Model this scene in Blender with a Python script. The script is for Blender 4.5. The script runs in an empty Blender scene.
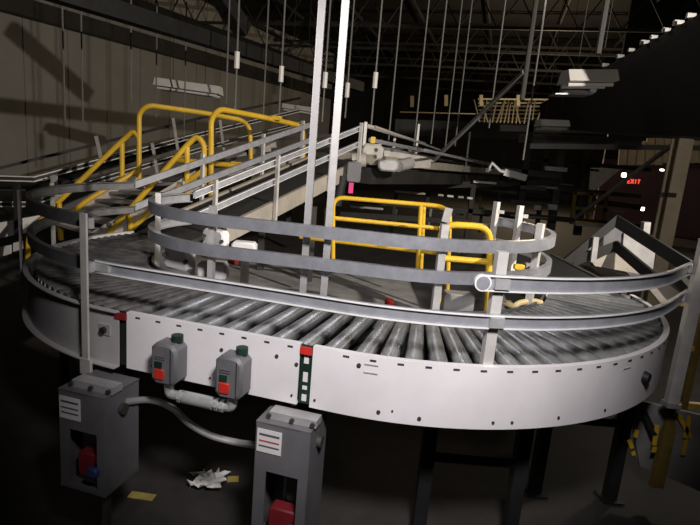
import bpy, math, random
from mathutils import Vector, Matrix
random.seed(7)
R_ = math.radians
scn = bpy.context.scene
col = scn.collection
# ------------------------------------------------------------------ camera maths
F = 525.0; PITCH = R_(11.4); ROLL = R_(4.8); H = 1.5
_fw = Vector((0, math.cos(PITCH), -math.sin(PITCH))); _r0 = Vector((1, 0, 0)); _u0 = _r0.cross(_fw)
_rt = _r0*math.cos(ROLL) + _u0*math.sin(ROLL); _up = _u0*math.cos(ROLL) - _r0*math.sin(ROLL)
EYE = Vector((0, 0, H))
def ray(x, y): return _fw + _rt*((x-350)/F) + _up*((262.5-y)/F)
def at(x, y, Y):
    d = ray(x, y); return EYE + d*(Y/d.y)
def atz(x, y, z):
    d = ray(x, y); return EYE + d*((z-H)/d.z)
cam = bpy.data.cameras.new('camera'); co = bpy.data.objects.new('camera', cam); col.objects.link(co)
cam.sensor_width = 36; cam.lens = F/700*36; cam.clip_start = .05; cam.clip_end = 200
m = Matrix((_rt, _up, -_fw)).transposed().to_4x4(); m.translation = EYE; co.matrix_world = m
scn.camera = co
# ------------------------------------------------------------------ materials
def mat(name, c, rough=.5, metal=0., var=.12, scale=6., c2=None, bump=.0, emit=None, stretch=None):
    m = bpy.data.materials.new(name); m.use_nodes = True; nt = m.node_tree; b = nt.nodes['Principled BSDF']
    b.inputs['Metallic'].default_value = metal
    tc = nt.nodes.new('ShaderNodeTexCoord'); mp = nt.nodes.new('ShaderNodeMapping')
    if stretch: mp.inputs['Scale'].default_value = stretch
    n = nt.nodes.new('ShaderNodeTexNoise'); n.inputs['Scale'].default_value = scale; n.inputs['Detail'].default_value = 6; n.inputs['Roughness'].default_value = .65
    nt.links.new(tc.outputs['Object'], mp.inputs['Vector']); nt.links.new(mp.outputs['Vector'], n.inputs['Vector'])
    r = nt.nodes.new('ShaderNodeValToRGB'); r.color_ramp.elements[0].position = .32; r.color_ramp.elements[1].position = .68
    lo = c2 if c2 else tuple(max(0, q*(1-var*2)) for q in c); hi = tuple(min(1, q*(1+var)) for q in c)
    r.color_ramp.elements[0].color = (*lo, 1); r.color_ramp.elements[1].color = (*hi, 1)
    nt.links.new(n.outputs['Fac'], r.inputs['Fac']); nt.links.new(r.outputs['Color'], b.inputs['Base Color'])
    mr = nt.nodes.new('ShaderNodeMapRange'); mr.inputs['To Min'].default_value = max(0.03, rough-.08); mr.inputs['To Max'].default_value = min(1, rough+.1)
    nt.links.new(n.outputs['Fac'], mr.inputs['Value']); nt.links.new(mr.outputs['Result'], b.inputs['Roughness'])
    if bump:
        bp = nt.nodes.new('ShaderNodeBump'); bp.inputs['Strength'].default_value = bump; bp.inputs['Distance'].default_value = .01
        nt.links.new(n.outputs['Fac'], bp.inputs['Height']); nt.links.new(bp.outputs['Normal'], b.inputs['Normal'])
    if emit:
        b.inputs['Emission Color'].default_value = (*emit[0], 1); b.inputs['Emission Strength'].default_value = emit[1]
    return m
M = dict(
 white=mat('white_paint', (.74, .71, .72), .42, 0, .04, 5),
 panelgrey=mat('grey_panel', (.42, .4, .4), .5, 0, .06, 5),  # left curve only, greyer than the other side panels
 whitedirty=mat('dusty_white_paint', (.5, .47, .43), .6, 0, .12, 4),
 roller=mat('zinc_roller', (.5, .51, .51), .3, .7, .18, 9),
 rollerdark=mat('dark_roller', (.26, .25, .24), .45, .6, .25, 14),  # left curve only, darker base colour than the zinc rollers
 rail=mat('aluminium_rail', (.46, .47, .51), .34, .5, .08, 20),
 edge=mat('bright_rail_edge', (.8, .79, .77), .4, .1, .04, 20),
 raildk=mat('dark_rail', (.24, .24, .25), .45, .6, .1, 20),  # left loop only, darker base colour than the aluminium rail
 post=mat('galvanised_post', (.62, .6, .57), .5, .25, .08, 12),
 strut=mat('galvanised_strut', (.43, .42, .41), .5, .2, .06, 30),
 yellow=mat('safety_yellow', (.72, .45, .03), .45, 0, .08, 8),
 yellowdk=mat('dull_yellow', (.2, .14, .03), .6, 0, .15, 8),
 grey=mat('grey_enclosure', (.15, .146, .155), .5, .1, .1, 7),
 greylt=mat('light_grey_metal', (.42, .41, .41), .45, .3, .1, 9),
 black=mat('black_rubber', (.012, .012, .012), .6, 0, .2, 9),
 belt=mat('belt_rubber', (.028, .027, .026), .65, 0, .3, 30),
 dark=mat('dark_steel', (.06, .057, .053), .6, .3, .2, 5),
 darker=mat('dark_structure', (.03, .028, .026), .7, .2, .2, 3),
 beam=mat('painted_roof_steel', (.065, .063, .06), .6, .1, .15, 3),
 frame=mat('beige_frame', (.38, .34, .29), .55, .05, .12, 6),
 red=mat('red_plastic', (.55, .03, .02), .45, 0, .08, 12),
 reddk=mat('dark_red_plastic', (.2, .015, .02), .5, 0, .1, 12),
 green=mat('green_plastic', (.008, .032, .02), .5, 0, .2, 12),
 pink=mat('pink_tag', (.75, .05, .25), .6, 0, .05, 12),
 label=mat('white_label', (.72, .7, .7), .6, 0, .03, 12),
 print_=mat('label_print', (.1, .09, .1), .6, 0, .05, 12),
 redprint=mat('red_print', (.45, .06, .06), .6, 0, .05, 12),
 paper=mat('paper', (.85, .83, .8), .8, 0, .1, 14, bump=.4),
 tape=mat('yellow_tape', (.5, .38, .1), .6, 0, .15, 14),
 blue=mat('blue_plug', (.03, .05, .16), .5, 0, .1, 9),
 hose=mat('cream_hose', (.75, .6, .3), .5, 0, .06, 9),
 conduit=mat('grey_conduit', (.36, .35, .35), .45, .2, .08, 20),
 fitting=mat('cast_fitting', (.55, .55, .55), .35, .45, .08, 20),
 deck=mat('grey_deck', (.27, .262, .255), .7, .1, .2, 5),
 wall=mat('wall_panel', (.5, .485, .44), .85, 0, .07, .6),
 purple=mat('maroon_wall', (.16, .09, .12), .85, 0, .12, .8),
 slat=mat('pale_cladding', (.6, .52, .4), .8, 0, .1, 4),
 fixture=mat('fixture_enamel', (.85, .82, .78), .5, 0, .05, 5),
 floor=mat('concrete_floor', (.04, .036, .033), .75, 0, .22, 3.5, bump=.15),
 ceil=mat('roof_deck', (.014, .0135, .013), .85, 0, .2, 1.2),
 rodm=mat('dull_rod', (.2, .19, .18), .6, .1, .1, 9),
 joist=mat('joist_steel', (.34, .3, .22), .7, 0, .1, 3),
 exit=mat('exit_letters', (.8, .05, .04), .5, emit=((1, .06, .04), 1.2)),
 lamp=mat('small_lamp_lens', (.9, .85, .75), .5, emit=((1, .86, .66), 4)),
)
# ------------------------------------------------------------------ mesh builder
class MB:
    def __init__(s): s.v = []; s.f = []; s.sm = []
    def add(s, vs, fs, smooth=False):
        o = len(s.v); s.v += [Vector(v) for v in vs]; s.f += [tuple(i+o for i in f) for f in fs]; s.sm += [smooth]*len(fs); return s
    def box(s, c, size, ax=None, bev=0.):
        c = Vector(c); a = ax or (Vector((1,0,0)), Vector((0,1,0)), Vector((0,0,1)))
        hx, hy, hz = [q/2 for q in size]; b = min(bev, hx*.9, hy*.9, hz*.9)
        if b <= 0:
            vs = [c+a[0]*x*hx+a[1]*y*hy+a[2]*z*hz for x in (-1,1) for y in (-1,1) for z in (-1,1)]
            return s.add(vs, [(0,1,3,2),(4,6,7,5),(0,4,5,1),(2,3,7,6),(0,2,6,4),(1,5,7,3)])
        # chamfered in the x-z outline, extruded along y
        pr = [(-hx+b,-hz),(hx-b,-hz),(hx,-hz+b),(hx,hz-b),(hx-b,hz),(-hx+b,hz),(-hx,hz-b),(-hx,-hz+b)]
        e = b*.5
        pi = [(x*(hx-e)/hx, z*(hz-e)/hz) for x, z in pr]
        rings = [(pi, -hy), (pr, -hy+e), (pr, hy-e), (pi, hy)]
        vs = []; fs = []
        for p, y in rings: vs += [c+a[0]*x+a[1]*y+a[2]*z for x, z in p]
        for k in range(3):
            for i in range(8):
                j = (i+1) % 8; fs.append((k*8+i, k*8+j, k*8+8+j, k*8+8+i))
        fs.append(tuple(range(7,-1,-1))); fs.append(tuple(range(24,32)))
        return s.add(vs, fs)
    def bar(s, p, q, w, h, up=(0,0,1), bev=0.):
        p = Vector(p); q = Vector(q); d = (q-p).normalized(); u = Vector(up)
        if abs(d.dot(u)) > .98: u = Vector((0,1,0))
        x = d.cross(u).normalized(); z = x.cross(d)
        return s.box((p+q)/2, (w, (q-p).length, h), (x, d, z), bev)
    def cyl(s, p, q, r, r2=None, n=12, caps=True):
        r2 = r if r2 is None else r2; p = Vector(p); q = Vector(q); d = (q-p).normalized()
        u = Vector((0,0,1)) if abs(d.z) < .9 else Vector((0,1,0)); x = d.cross(u).normalized(); y = x.cross(d)
        vs = [];
        for c, rr in ((p, r), (q, r2)):
            vs += [c+(x*math.cos(2*math.pi*i/n)+y*math.sin(2*math.pi*i/n))*rr for i in range(n)]
        s.add(vs, [(i, (i+1) % n, n+(i+1) % n, n+i) for i in range(n)], True)
        if caps: s.add(vs, [tuple(range(n-1,-1,-1)), tuple(range(n, 2*n))])
        return s
    def tube(s, path, r, n=10):
        path = [Vector(p) for p in path]; vs = []; N = len(path); prev = None
        for i, p in enumerate(path):
            d = (path[min(i+1, N-1)]-path[max(i-1, 0)]).normalized()
            if prev is None:
                u = Vector((0,0,1)) if abs(d.z) < .9 else Vector((0,1,0)); x = d.cross(u).normalized()
            else: x = (prev - d*prev.dot(d)).normalized()
            prev = x; y = d.cross(x)
            rr = r(i/(N-1)) if callable(r) else r
            vs += [p+(x*math.cos(2*math.pi*k/n)+y*math.sin(2*math.pi*k/n))*rr for k in range(n)]
        fs = [(i*n+k, i*n+(k+1) % n, i*n+n+(k+1) % n, i*n+n+k) for i in range(N-1) for k in range(n)]
        s.add(vs, fs, True); s.add(vs, [tuple(range(n-1,-1,-1)), tuple(range((N-1)*n, N*n))]); return s
    def sweep(s, path, prof, side=1):
        path = [Vector(p) for p in path]; N = len(path); n = len(prof); vs = []
        for i, p in enumerate(path):
            d = path[min(i+1, N-1)]-path[max(i-1, 0)]; d.z = 0; d.normalize()
            nrm = Vector((d.y, -d.x, 0))*side
            vs += [p+nrm*a+Vector((0,0,b)) for a, b in prof]
        fs = [(i*n+k, i*n+(k+1) % n, i*n+n+(k+1) % n, i*n+n+k) for i in range(N-1) for k in range(n)]
        fs += [tuple(range(n-1,-1,-1)), tuple(range((N-1)*n, N*n))]
        return s.add(vs, fs)
    def prism(s, poly, d):
        n = len(poly); poly = [Vector(p) for p in poly]; d = Vector(d)
        return s.add(poly+[p+d for p in poly], [tuple(range(n-1,-1,-1)), tuple(range(n, 2*n))]+[(i, (i+1) % n, n+(i+1) % n, n+i) for i in range(n)])
    def build(s, name, m, parent=None):
        me = bpy.data.meshes.new(name); me.from_pydata([tuple(v) for v in s.v], [], s.f)
        me.materials.append(m if not isinstance(m, str) else M[m])
        me.validate()
        import bmesh
        bm = bmesh.new(); bm.from_mesh(me); bmesh.ops.recalc_face_normals(bm, faces=bm.faces); bm.to_mesh(me); bm.free()
        me.polygons.foreach_set('use_smooth', [True]*len(me.polygons)); me.set_sharp_from_angle(angle=R_(32))
        o = bpy.data.objects.new(name, me); col.objects.link(o)
        if parent is not None:
            o.parent = parent; o.location = -wloc(parent)
        return o
def wloc(o):
    v = Vector((0,0,0))
    while o is not None: v = v+o.location; o = o.parent
    return v
def tag(o, label, cat, group=None, kind=None):
    o['label'] = label; o['category'] = cat
    if group: o['group'] = group
    if kind: o['kind'] = kind
    return o
def thing(name, label, cat, loc=(0,0,0), group=None):
    o = bpy.data.objects.new(name, None); o.empty_display_size = .1; o.location = loc; col.objects.link(o)
    return tag(o, label, cat, group)
def struct(name, mb, m):
    o = mb.build(name, m); o['kind'] = 'structure'; return o
def kids(o, table): return table.get(o, [])
def copy_tree(o, parent=None):
    c = o.copy(); col.objects.link(c)
    if parent: c.parent = parent
    for ch in [x for x in bpy.data.objects if x.parent == o]: copy_tree(ch, c)
    return c
def arc(c, r, a0, a1, z, n=None):
    n = n or max(3, int(abs(a1-a0)/4)+1)
    return [Vector((c[0]+r*math.cos(R_(a0+(a1-a0)*i/n)), c[1]+r*math.sin(R_(a0+(a1-a0)*i/n)), z)) for i in range(n+1)]
def smooth(pts, n=8):
    pts = [Vector(p) for p in pts]; out = []
    for i in range(len(pts)-1):
        p0 = pts[max(i-1, 0)]; p1 = pts[i]; p2 = pts[i+1]; p3 = pts[min(i+2, len(pts)-1)]
        for k in range(n):
            t = k/n
            out.append(.5*((2*p1)+(p2-p0)*t+(2*p0-5*p1+4*p2-p3)*t*t+(3*p1-p0-3*p2+p3)*t**3))
    return out+[pts[-1]]
def rounded(pts, r=.08, n=5):
    pts = [Vector(p) for p in pts]; out = [pts[0]]
    for i in range(1, len(pts)-1):
        a, b, c = pts[i-1], pts[i], pts[i+1]
        d1 = (a-b); d2 = (c-b); rr = min(r, d1.length*.48, d2.length*.48)
        s_ = b+d1.normalized()*rr; e = b+d2.normalized()*rr
        for k in range(n+1):
            t = k/n; out.append(s_*(1-t)**2+b*2*t*(1-t)+e*t*t)
    return out+[pts[-1]]
Z = .9; ZB = .69
CL = (-.46, 2.85); RO = 1.13; RI = .60
CR = (.30, 2.75); RR = 1.23
CI = (.30, 2.85); RRI = .74
U = Vector((.5, .866, 0)); NV = Vector((.866, -.5, 0))
TA = 255      # outer tangent angle (=-105)
TI = 259.4    # inner tangent
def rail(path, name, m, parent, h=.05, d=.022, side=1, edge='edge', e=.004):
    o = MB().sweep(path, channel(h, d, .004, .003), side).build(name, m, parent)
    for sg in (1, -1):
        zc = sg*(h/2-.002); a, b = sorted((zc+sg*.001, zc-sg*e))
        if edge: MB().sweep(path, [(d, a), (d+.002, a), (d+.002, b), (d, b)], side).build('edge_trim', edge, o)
    return o
def channel(h=.055, d=.022, t=.004, lip=.006):
    return [(0,-h/2),(d,-h/2),(d,-h/2+lip),(t,-h/2+lip),(t,h/2-lip),(d,h/2-lip),(d,h/2),(0,h/2)]
# ------------------------------------------------------------------ roller conveyors
def bolts(root, pts, nrm, r=.006, m='dark'):
    for p, n_ in zip(pts, nrm): MB().cyl(p, p+n_*.003, r*.8, n=8).build('bolt', m, root)
def plate_profile(zt, zb): # outer face plate with lips, offset measured outward
    return [(0, zb),(-.03, zb),(-.03, zb+.004),(-.004, zb+.004),(-.004, zt-.004),(-.022, zt-.004),(-.022, zt),(0, zt)]
def outer_ang(c, r, a): return Vector((c[0]+r*math.cos(R_(a)), c[1]+r*math.sin(R_(a)), 0))
def roller_parts(root, segs, m, r_out=.032, r_in=.025):
    for o, i in segs:
        d = (i-o).normalized(); a = o+d*.028; b = i-d*.02
        MB().cyl(Vector((a.x, a.y, Z-.004-r_out)), Vector((b.x, b.y, Z-.004-r_in)), r_out, r_in, 16).build('roller', m, root)
ROLLC = Vector((.1, 2.0, 0))
# left curve
lc = thing('curved_roller_conveyor', 'left curve of the roller conveyor, grey side panel, turning back to the incline', 'conveyor', (CL[0], CL[1], ZB))
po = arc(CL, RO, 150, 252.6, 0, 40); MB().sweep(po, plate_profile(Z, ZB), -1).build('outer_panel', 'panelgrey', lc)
pi_ = arc(CL, RI, 150, TI-.35, 0, 30); MB().sweep(pi_, [(0,ZB),(.006,ZB),(.006,Z),(0,Z)], -1).build('inner_panel', 'grey', lc)
def gap_sheet(outer, inner, root, z=Z-.1):
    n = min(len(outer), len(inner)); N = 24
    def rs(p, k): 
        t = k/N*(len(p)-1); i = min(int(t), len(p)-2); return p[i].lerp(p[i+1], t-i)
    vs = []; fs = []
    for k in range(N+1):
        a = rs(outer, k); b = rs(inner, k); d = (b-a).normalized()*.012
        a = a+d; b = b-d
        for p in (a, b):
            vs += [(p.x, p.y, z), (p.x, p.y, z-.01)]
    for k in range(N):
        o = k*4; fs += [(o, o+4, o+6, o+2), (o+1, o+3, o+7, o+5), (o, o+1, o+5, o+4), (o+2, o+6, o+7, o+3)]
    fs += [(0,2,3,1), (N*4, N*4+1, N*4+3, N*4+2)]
    MB().add(vs, fs).build('gap_shade', 'black', root)  # added black sheet, stands in for the shade between the rollers
gap_sheet(po, pi_, lc)
N = 36
segs = []
for k in range(N):
    a = 151.5+(TA-2.2-151.5)*k/(N-1); ai = 151.5+(TI-3-151.5)*k/(N-1)
    segs.append((outer_ang(CL, RO, a), outer_ang(CL, RI, ai)))
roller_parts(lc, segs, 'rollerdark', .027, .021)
ap = [a for a in range(205, 254, 6)]
bolts(lc, [outer_ang(CL, RO+.0005, a)+Vector((0,0,Z-.02)) for a in ap], [outer_ang((0,0), 1, a) for a in ap], .008, 'black')
bolts(lc, [outer_ang(CL, RO+.0005, a)+Vector((0,0,ZB+.02)) for a in (228, 250)], [outer_ang((0,0), 1, a) for a in (228, 250)], .006, 'dark')
b0 = outer_ang(CL, RO, 249.5); n0 = outer_ang((0,0), 1, 249.5)
MB().bar(b0+n0*.004+Vector((0,0,.80)), b0+n0*.004+Vector((0,0,.84)), .05, .008, n0).build('bracket', 'greylt', lc)
MB().cyl(b0+n0*.006+Vector((0,0,.82)), b0+n0*.02+Vector((0,0,.82)), .012, n=10).build('knob', 'black', lc)
# straight module
nS = outer_ang((0,0), 1, TA); tS = Vector((-nS.y, nS.x, 0))
TJ = 253.0; SA = outer_ang(CL, RO, TA); SB0 = outer_ang(CR, RR, TA); SB = SB0-tS*.10; SJ = outer_ang(CL, RO, TJ); IA = outer_ang(CL, RI, TI); IB = outer_ang(CI, RRI, TI)
gap = .022
st = thing('straight_roller_conveyor', 'straight middle module of the roller conveyor, white panel carrying two grey switch boxes', 'conveyor', (SA+SB)/2+Vector((0,0,ZB)))
sp = [SJ+tS*gap, SA+tS*.01, SB-tS*gap]; MB().sweep(sp, plate_profile(Z, ZB), 1).build('outer_panel', 'white', st)
ip = [IA, IB]; MB().sweep(ip, [(0,ZB),(-.006,ZB),(-.006,Z),(0,Z)], 1).build('inner_panel', 'grey', st)
gap_sheet(sp, [IA, IB], st)
n = 8; segs = []
for k in range(n):
    t = (k+.6)/n; segs.append((SA.lerp(SB0, t), IA.lerp(IB, t)))
roller_parts(st, segs, 'roller')
L = (SB-SA).length
for k in range(8):
    q = SA+tS*(.03+.082*k)+Vector((0,0,Z-.014)); MB().bar(q-tS*.009, q+tS*.009, .003, .006).build('slot', 'dark', st)
bolts(st, [SA+tS*(.36)+nS*.001+Vector((0,0,.83)), SA+tS*(.63)+nS*.001+Vector((0,0,.83)), SA+tS*.56+nS*.001+Vector((0,0,.845))], [nS]*3, .008, 'dark')
bolts(st, [SA+tS*x+nS*.001+Vector((0,0,.72)) for x in (.09,.32,.62,.70)], [nS]*4, .005, 'dark')
# right curve
rc = thing('curved_roller_conveyor', 'right curve of the roller conveyor, long bright white side panel', 'conveyor', (CR[0], CR[1], ZB))
EXL = 1.0
po = [SB+tS*gap]+arc(CR, RR, TA+.35, 360, 0, 46)
MB().sweep(po, plate_profile(Z, ZB), 1).build('outer_panel', 'white', rc)
pi_ = arc(CI, RRI, TI+.3, 360, 0, 40)
MB().sweep(pi_, [(0,ZB),(-.006,ZB),(-.006,Z),(0,Z)], 1).build('inner_panel', 'grey', rc)
gap_sheet(po, pi_, rc)
segs = []; N = 26
for k in range(N):
    t = (k+.8)/N; segs.append((outer_ang(CR, RR, TA+(360-TA)*t), outer_ang(CI, RRI, TI+(360-TI)*t)))
roller_parts(rc, segs, 'roller')
for a in [256.5+4.0*k for k in range(23)]:
    p = outer_ang(CR, RR+.0005, a); nn = outer_ang((0,0), 1, a); tt = Vector((-nn.y, nn.x, 0))
    MB().bar(p+tt*-.010+Vector((0,0,Z-.013)), p+tt*.010+Vector((0,0,Z-.013)), .003, .0055).build('slot', 'dark', rc)
for a, z, r in ((258.5,.865,.009),(262,.72,.008),(268,.715,.008),(279,.715,.006),(282,.715,.006),(300,.72,.006),(264,.73,.004),(290,.722,.006)):
    p = outer_ang(CR, RR+.0005, a)+Vector((0,0,z)); MB().cyl(p, p+outer_ang((0,0),1,a)*.003, r*.8, n=10).build('bolt', 'dark', rc)
for a, z in ((260.3,.872),(260.3,.845),(304,.86)):
    p = outer_ang(CR, RR+.001, a); nn = outer_ang((0,0), 1, a); tt = Vector((-nn.y, nn.x, 0))
    MB().bar(p+tt*-.022+Vector((0,0,z)), p+tt*.022+Vector((0,0,z)), .002, .004).build('slot', 'greylt', rc)
p = outer_ang(CR, RR+.001, 311)+Vector((0,0,.80)); MB().cyl(p, p+outer_ang((0,0),1,311)*.02, .022, .018, 14).build('shaft_end', 'black', rc)
xo, xi = CR[0]+RR, CI[0]+RRI
ex = thing('exit_belt_conveyor', 'black belt conveyor leading away from the far end of the right curve', 'conveyor', ((xo+xi)/2, 3.3, ZB))
MB().box(((xo+xi)/2, 3.4, Z-.02), (xo-xi-.06, 1.1, .03)).build('belt', 'black', ex)
for x in (xo, xi): MB().box((x, 3.4, Z-.06), (.03, 1.1, .12)).build('side_frame', 'dark', ex)
for x in (xo, xi): MB().bar((x, 3.6, 0), (x, 3.6, Z-.12), .05, .05, (0,1,0)).build('leg', 'dark', ex)
# joint strips
def joint(P, lab, white, w=.04, bm='green', rm='red'):
    j = thing('cable_gap_strip', lab, 'joint strip', P+Vector((0,0,ZB)))
    MB().bar(P-nS*.012+Vector((0,0,ZB+.005)), P-nS*.012+Vector((0,0,Z-.004)), w, .006, nS).build('backing', bm, j)
    MB().bar(P+nS*.003+Vector((0,0,Z-.006)), P+nS*.003+Vector((0,0,Z-.03)), w-.002, .008, nS).build('red_cap', rm, j)
    for z, h in white:
        MB().bar(P-nS*.007+Vector((0,0,z)), P-nS*.007+Vector((0,0,z+h)), .016, .003, nS).build('sticker', 'label', j)
joint(SJ, 'dark vertical joint strip with a red cap between left curve and straight module', [], .05, 'black', 'reddk')
joint(SB, 'green vertical joint strip with white stickers and a bright red cap at the middle', [(.835,.03),(.772,.032),(.745,.012),(.705,.022)])
# ------------------------------------------------------------------ guard rails
zU, zL = 1.20, 1.045
# left loop guard
LA = 246.5
def incl_rail(base, s0, s1, z, slope=.29, s_flat=0):
    return [Vector((*(base+U*s).xy, z+max(0, s-s_flat)*slope)) for s in (s0, s1)]
g = thing('outer_guard_rail', 'dark two-level outer guard rail looping round the left curve', 'guard rail', (CL[0]-RO, CL[1], Z))
OB = outer_ang(CL, RO, 150)
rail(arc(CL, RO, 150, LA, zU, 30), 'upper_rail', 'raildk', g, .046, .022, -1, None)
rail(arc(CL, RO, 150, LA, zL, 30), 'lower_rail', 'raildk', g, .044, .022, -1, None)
pp = outer_ang(CL, RO+.035, LA); nn = outer_ang((0,0), 1, LA)
po_ = MB().bar(pp+Vector((0,0,.70)), pp+Vector((0,0,1.235)), .03, .008, nn)
po_.build('post', 'post', g)
MB().bar(pp+Vector((0,0,.645)), pp+Vector((0,0,.705)), .05, .012, nn, ).build('foot', 'post', g)
for z in (zU, zL): MB().bar(pp-nn*.016+Vector((0,0,z-.018)), pp-nn*.016+Vector((0,0,z+.018)), .04, .02, nn).build('clamp', 'fitting', g)
for a in (182, 205):
    q = outer_ang(CL, RO+.035, a); n2 = outer_ang((0,0), 1, a)
    MB().bar(q+Vector((0,0,.74)), q+Vector((0,0,1.23)), .03, .008, n2).build('post', 'post', g)
# front lower rail (C)
g2 = thing('outer_guard_rail', 'long silver lower guard rail sweeping across the front of the conveyor', 'guard rail', (.1, 1.55, Z))
EA = 318; TE = Vector((-math.sin(R_(318)), math.cos(R_(318)), 0))
path = arc(CL, RO-.01, LA+.6, TA, zL, 4)+arc(CR, RR-.01, TA+.5, EA, zL, 40)+[outer_ang(CR, RR-.01, EA)+TE*.33+Vector((0,0,zL))]
mid = (SA+SB)/2
for p in path: pass
rail(path, 'rail', 'rail', g2, .046, .011)
q = outer_ang(CL, RO+.0, LA+2.2); MB().bar(q-tS*.03+Vector((0,0,zL)), q+tS*.03+Vector((0,0,zL)), .012, .03).build('splice_plate', 'fitting', g2)
# near upper rail (D)
g3 = thing('outer_guard_rail', 'short silver upper guard rail with a rounded end at the right front', 'guard rail', (.8, 1.6, Z))
zD = 1.165
path = arc(CR, RR-.01, 274.6, EA, zD, 30)+[outer_ang(CR, RR-.01, EA)+TE*.33+Vector((0,0,zD))]
rail(path, 'rail', 'rail', g3, .052, .011)
nE = outer_ang((0,0),1,274.5); p = outer_ang(CR, RR-.01, 274.6)+Vector((0,0,zD))
cp = MB().cyl(p-nE*.001, p+nE*.013, .026, n=20).build('end_cap', 'edge', g3); MB().cyl(p+nE*.013, p+nE*.0145, .021, n=20).build('cap_face', 'rail', cp)
for aa, zt, zb in ((277.3, 1.258, .87),):
    q = outer_ang(CR, RR-.03, aa); n2 = outer_ang((0,0), 1, aa)
    MB().bar(q+Vector((0,0,zb)), q+Vector((0,0,zt)), .033, .03, n2).build('post', 'post', g3)
    for z in (zD, zL):
        MB().bar(q+n2*.03+Vector((0,0,z-.016)), q+n2*.03+Vector((0,0,z+.016)), .045, .02, n2).build('clamp', 'fitting', g3)
for z in (zD, zL):
    p1 = outer_ang(CR, RR+.002, EA)+TE*.27; t2 = TE
    MB().bar(p1-t2*.03+Vector((0,0,z)), p1+t2*.05+Vector((0,0,z)), .012, .03).build('splice_plate', 'fitting', g3)
# inner guard: two rails
g4 = thing('inner_guard_rail', 'grey two-level inner guard rail curving along the back of the rollers', 'guard rail', (0, 2.2, Z))
zA, zBn = 1.18, 1.045
path0 = arc(CL, RI, 150, TI, 0, 24)+arc(CI, RRI-.005, TI+.5, 400, 0, 40)
for z, nm in ((zA, 'upper_rail'), (zBn, 'lower_rail')):
    pth = [Vector((p.x, p.y, z)) for p in path0]
    if nm == 'lower_rail':
        pth = [Vector((p.x, p.y, z)) for p in arc(CL, RI, 150, TI, 0, 24)+arc(CI, RRI-.005, TI+.5, 402, 0, 40)]
    MB().sweep(pth, [(.012,-.026),(.016,-.026),(.016,.026),(.012,.026)] if False else [(-.008,-.026),(.018,-.026),(.018,.026),(-.008,.026),(-.008,.022),(.013,.022),(.013,-.022),(-.008,-.022)], 1).build(nm, 'rail', g4)
for px, x_ in ((206, None),):
    q = IA+Vector((-.03,.03,0)); q = Vector((-.62, 2.30, 0)); MB().bar(q+Vector((0,0,.80)), q+Vector((0,0,1.24)), .026, .026, nS).build('post', 'post', g4)
for a, zt in ((276, 1.26), (322, 1.27)):
    q = outer_ang(CI, RRI-.03, a); MB().bar(q+Vector((0,0,.80)), q+Vector((0,0,zt)), .031, .03, outer_ang((0,0),1,a)).build('post', 'post', g4)
for a in (20, 36):
    q = outer_ang(CI, RRI-.03, a); MB().bar(q+Vector((0,0,.80)), q+Vector((0,0,1.30)), .03, .03, outer_ang((0,0),1,a)).build('post', 'post', g4)
    MB().bar(q+Vector((0,0,1.24)), q+Vector((.05,0,1.24)), .02, .02).build('clamp', 'fitting', g4)
for a in (200,):
    q = outer_ang(CL, RI-.03, a); MB().bar(q+Vector((0,0,.80)), q+Vector((0,0,1.24)), .026, .026, outer_ang((0,0),1,a)).build('post', 'post', g4)
# two tall posts + foot bar
for x, px, lab in ((-.215, 297, 'tall square galvanised post on the left of the pair rising out of the conveyor loop'), (-.122, 318, 'tall square galvanised post on the right of the pair rising out of the conveyor loop')):
    base = atz(px+5, 292 if px < 310 else 297, Z); base = Vector((base.x, base.y+.05, .80))
    t = thing('tall_post', lab, 'post', base)
    top = Vector((base.x, base.y, 7.0))
    MB().bar(base, top, .030, .030, (0,1,0)).build('channel', 'strut', t)
    MB().bar(base+Vector((0,-.0,-.01)), base, .055, .055, (0,1,0)).build('foot_plate', 'greylt', t)
a = atz(281, 288, Z-.02); b = atz(327, 296, Z-.02)
t = thing('foot_bar', 'short flat bar with a red end lying at the feet of the tall posts', 'bar', a)
MB().bar(a+Vector((0,.05,-.1)), b+Vector((0,.05,-.1)), .05, .03).build('bar', 'greylt', t)
MB().bar(a+Vector((-.02,.05,-.1)), a+Vector((0.012,.05,-.1)), .052, .032).build('red_end', 'red', t)
# ------------------------------------------------------------------ incline
IBs = outer_ang(CL, RI, 150)
SL = .29; LEN = 1.95
inc = thing('inclined_belt_conveyor', 'dark inclined belt conveyor with beige side frames climbing from the left curve', 'conveyor', (OB+IBs)/2+Vector((0,0,Z)))
def ip_(base, s, z): v = base+U*s; return Vector((v.x, v.y, z+SL*s))
MB().add([ip_(OB+NV*.03, 0, Z), ip_(IBs-NV*.03, 0, Z), ip_(IBs-NV*.03, LEN, Z), ip_(OB+NV*.03, LEN, Z), ip_(OB+NV*.03, 0, Z-.03), ip_(IBs-NV*.03, 0, Z-.03), ip_(IBs-NV*.03, LEN, Z-.03), ip_(OB+NV*.03, LEN, Z-.03)],
         [(0,1,2,3),(7,6,5,4),(0,4,5,1),(2,6,7,3),(0,3,7,4),(1,5,6,2)]).build('belt', 'belt', inc)
for base in (OB, IBs):
    MB().bar(ip_(base, 0.3, Z-.05), ip_(base, LEN, Z-.05), .03, .12).build('side_frame', 'frame', inc)
for s_ in (.5, 1.3):
    MB().bar(ip_(OB, s_, Z-.2)*1, Vector((*ip_(OB, s_, 0).xy, 0)), .05, .05).build('leg', 'dark', inc)
    MB().bar(ip_(IBs, s_, Z-.2)*1, Vector((*ip_(IBs, s_, 0).xy, 0)), .05, .05).build('leg', 'dark', inc)
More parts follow.
